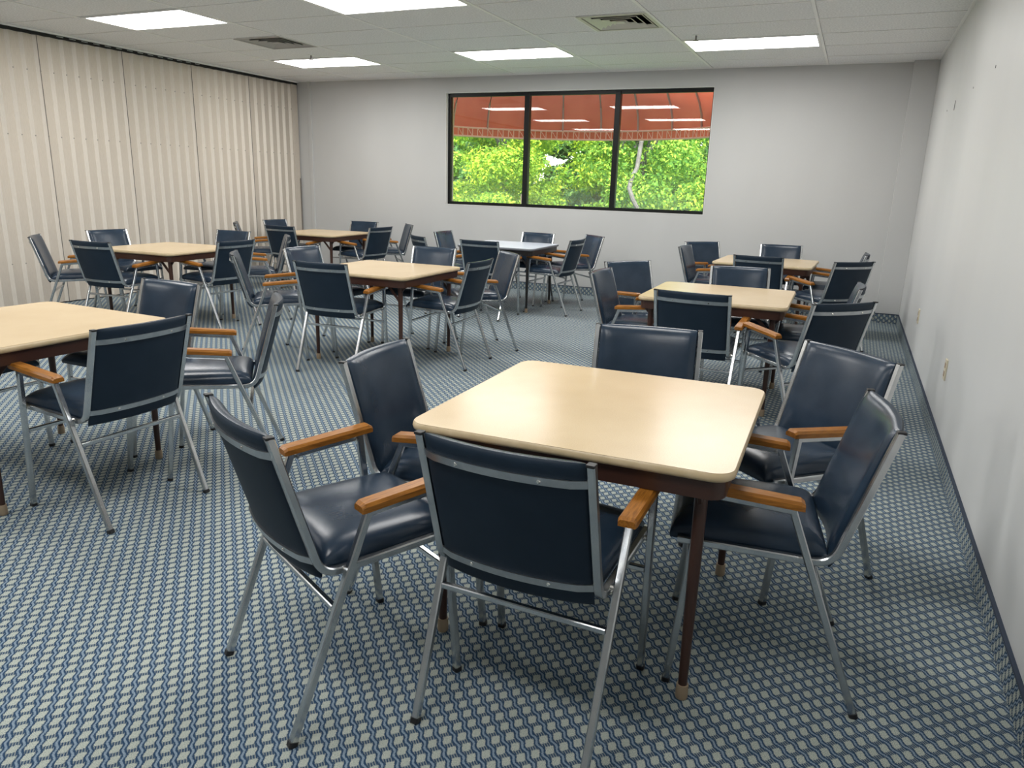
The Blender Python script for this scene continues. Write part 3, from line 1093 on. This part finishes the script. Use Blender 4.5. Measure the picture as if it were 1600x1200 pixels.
tree(-5.85, 20.1, 5.8, 1.3, M['leaf_b'], 'yellow-green tree in the gap behind the middle pane', **MID)
tree(-2.3, 20.1, 5.6, 1.3, M['leaf_a'], 'green tree in the second row, behind the right pane', **MID)
BACK = dict(nleaf=20000, size=0.10, low=0.3)
tree(-11.6, 24.6, 7.0, 1.7, M['leaf_c'], 'tall deep green tree farthest back on the left', **BACK)
tree(-7.2, 24.6, 7.0, 1.7, M['leaf_c'], 'tall deep green tree farthest back in the middle', **BACK)
tree(-2.8, 24.6, 7.0, 1.7, M['leaf_c'], 'tall deep green tree farthest back on the right', **BACK)
for x, y, h, r, m_, lab in ((-6.6, 13.5, 1.15, 0.62, M['leaf_b'], 'low yellow-green shrub at the bottom of the left pane'),
                            (-5.0, 13.5, 1.0, 0.5, M['leaf_a'], 'low green shrub at the bottom of the middle pane'),
                            (-2.6, 13.5, 1.45, 0.45, M['leaf_b'], 'rounded yellow-green shrub at the bottom of the right pane'),
                            (-3.75, 13.5, 0.98, 0.45, M['leaf_c'], 'low shrub with pink blossoms at the foot of the trees')):
    t = thing('low_shrub', lab, 'shrub', (x, y, -0.15), 0, 'shrubs outside the window')
    MB().tube([(0, 0, 0), (0.03, 0.02, h * 0.6)], [0.04, 0.02], 6).build('stem', M['bark'], t)
    bl = []
    for k in range(16):
        a = rng.uniform(0, 2 * PI)
        rr = r * math.sqrt(rng.uniform(0, 1)) * 0.7
        bl.append((math.cos(a) * rr, math.sin(a) * rr, rng.uniform(0.25, h), 0.3, 0.3, 0.24))
    leaf_cloud('leaves', bl, 7000, 0.04, m_, t)
    if 'pink' in lab:
        leaf_cloud('blossoms', bl, 700, 0.04, M['petal'], t)

for k, x in enumerate((-20.2, -17.0, -13.8, -10.6, -7.4, -4.2, -1.0, 2.2)):
    t = thing('tall_hedge', 'stretch of tall green hedge closing the view, number %s from the left' % ('one two three four five six seven eight'.split()[k]),
              'hedge', (x, 29.0 + 2.3 * (k % 2), -0.15), 0, 'hedge behind the trees')
    for dx in (-0.9, 0.0, 0.9):
        MB().tube([(dx, 0, 0), (dx + 0.05, 0.05, 2.6)], [0.05, 0.03], 6).build('stem', M['bark'], t)
    bl = [(rng.uniform(-1.65, 1.65), rng.uniform(-0.45, 0.45), rng.uniform(0.3, 4.8), 0.45, 0.45, 0.45) for _ in range(90)]
    leaf_cloud('leaves', bl, 24000, 0.14, M['leaf_c'] if k % 2 else M['leaf_a'], t)
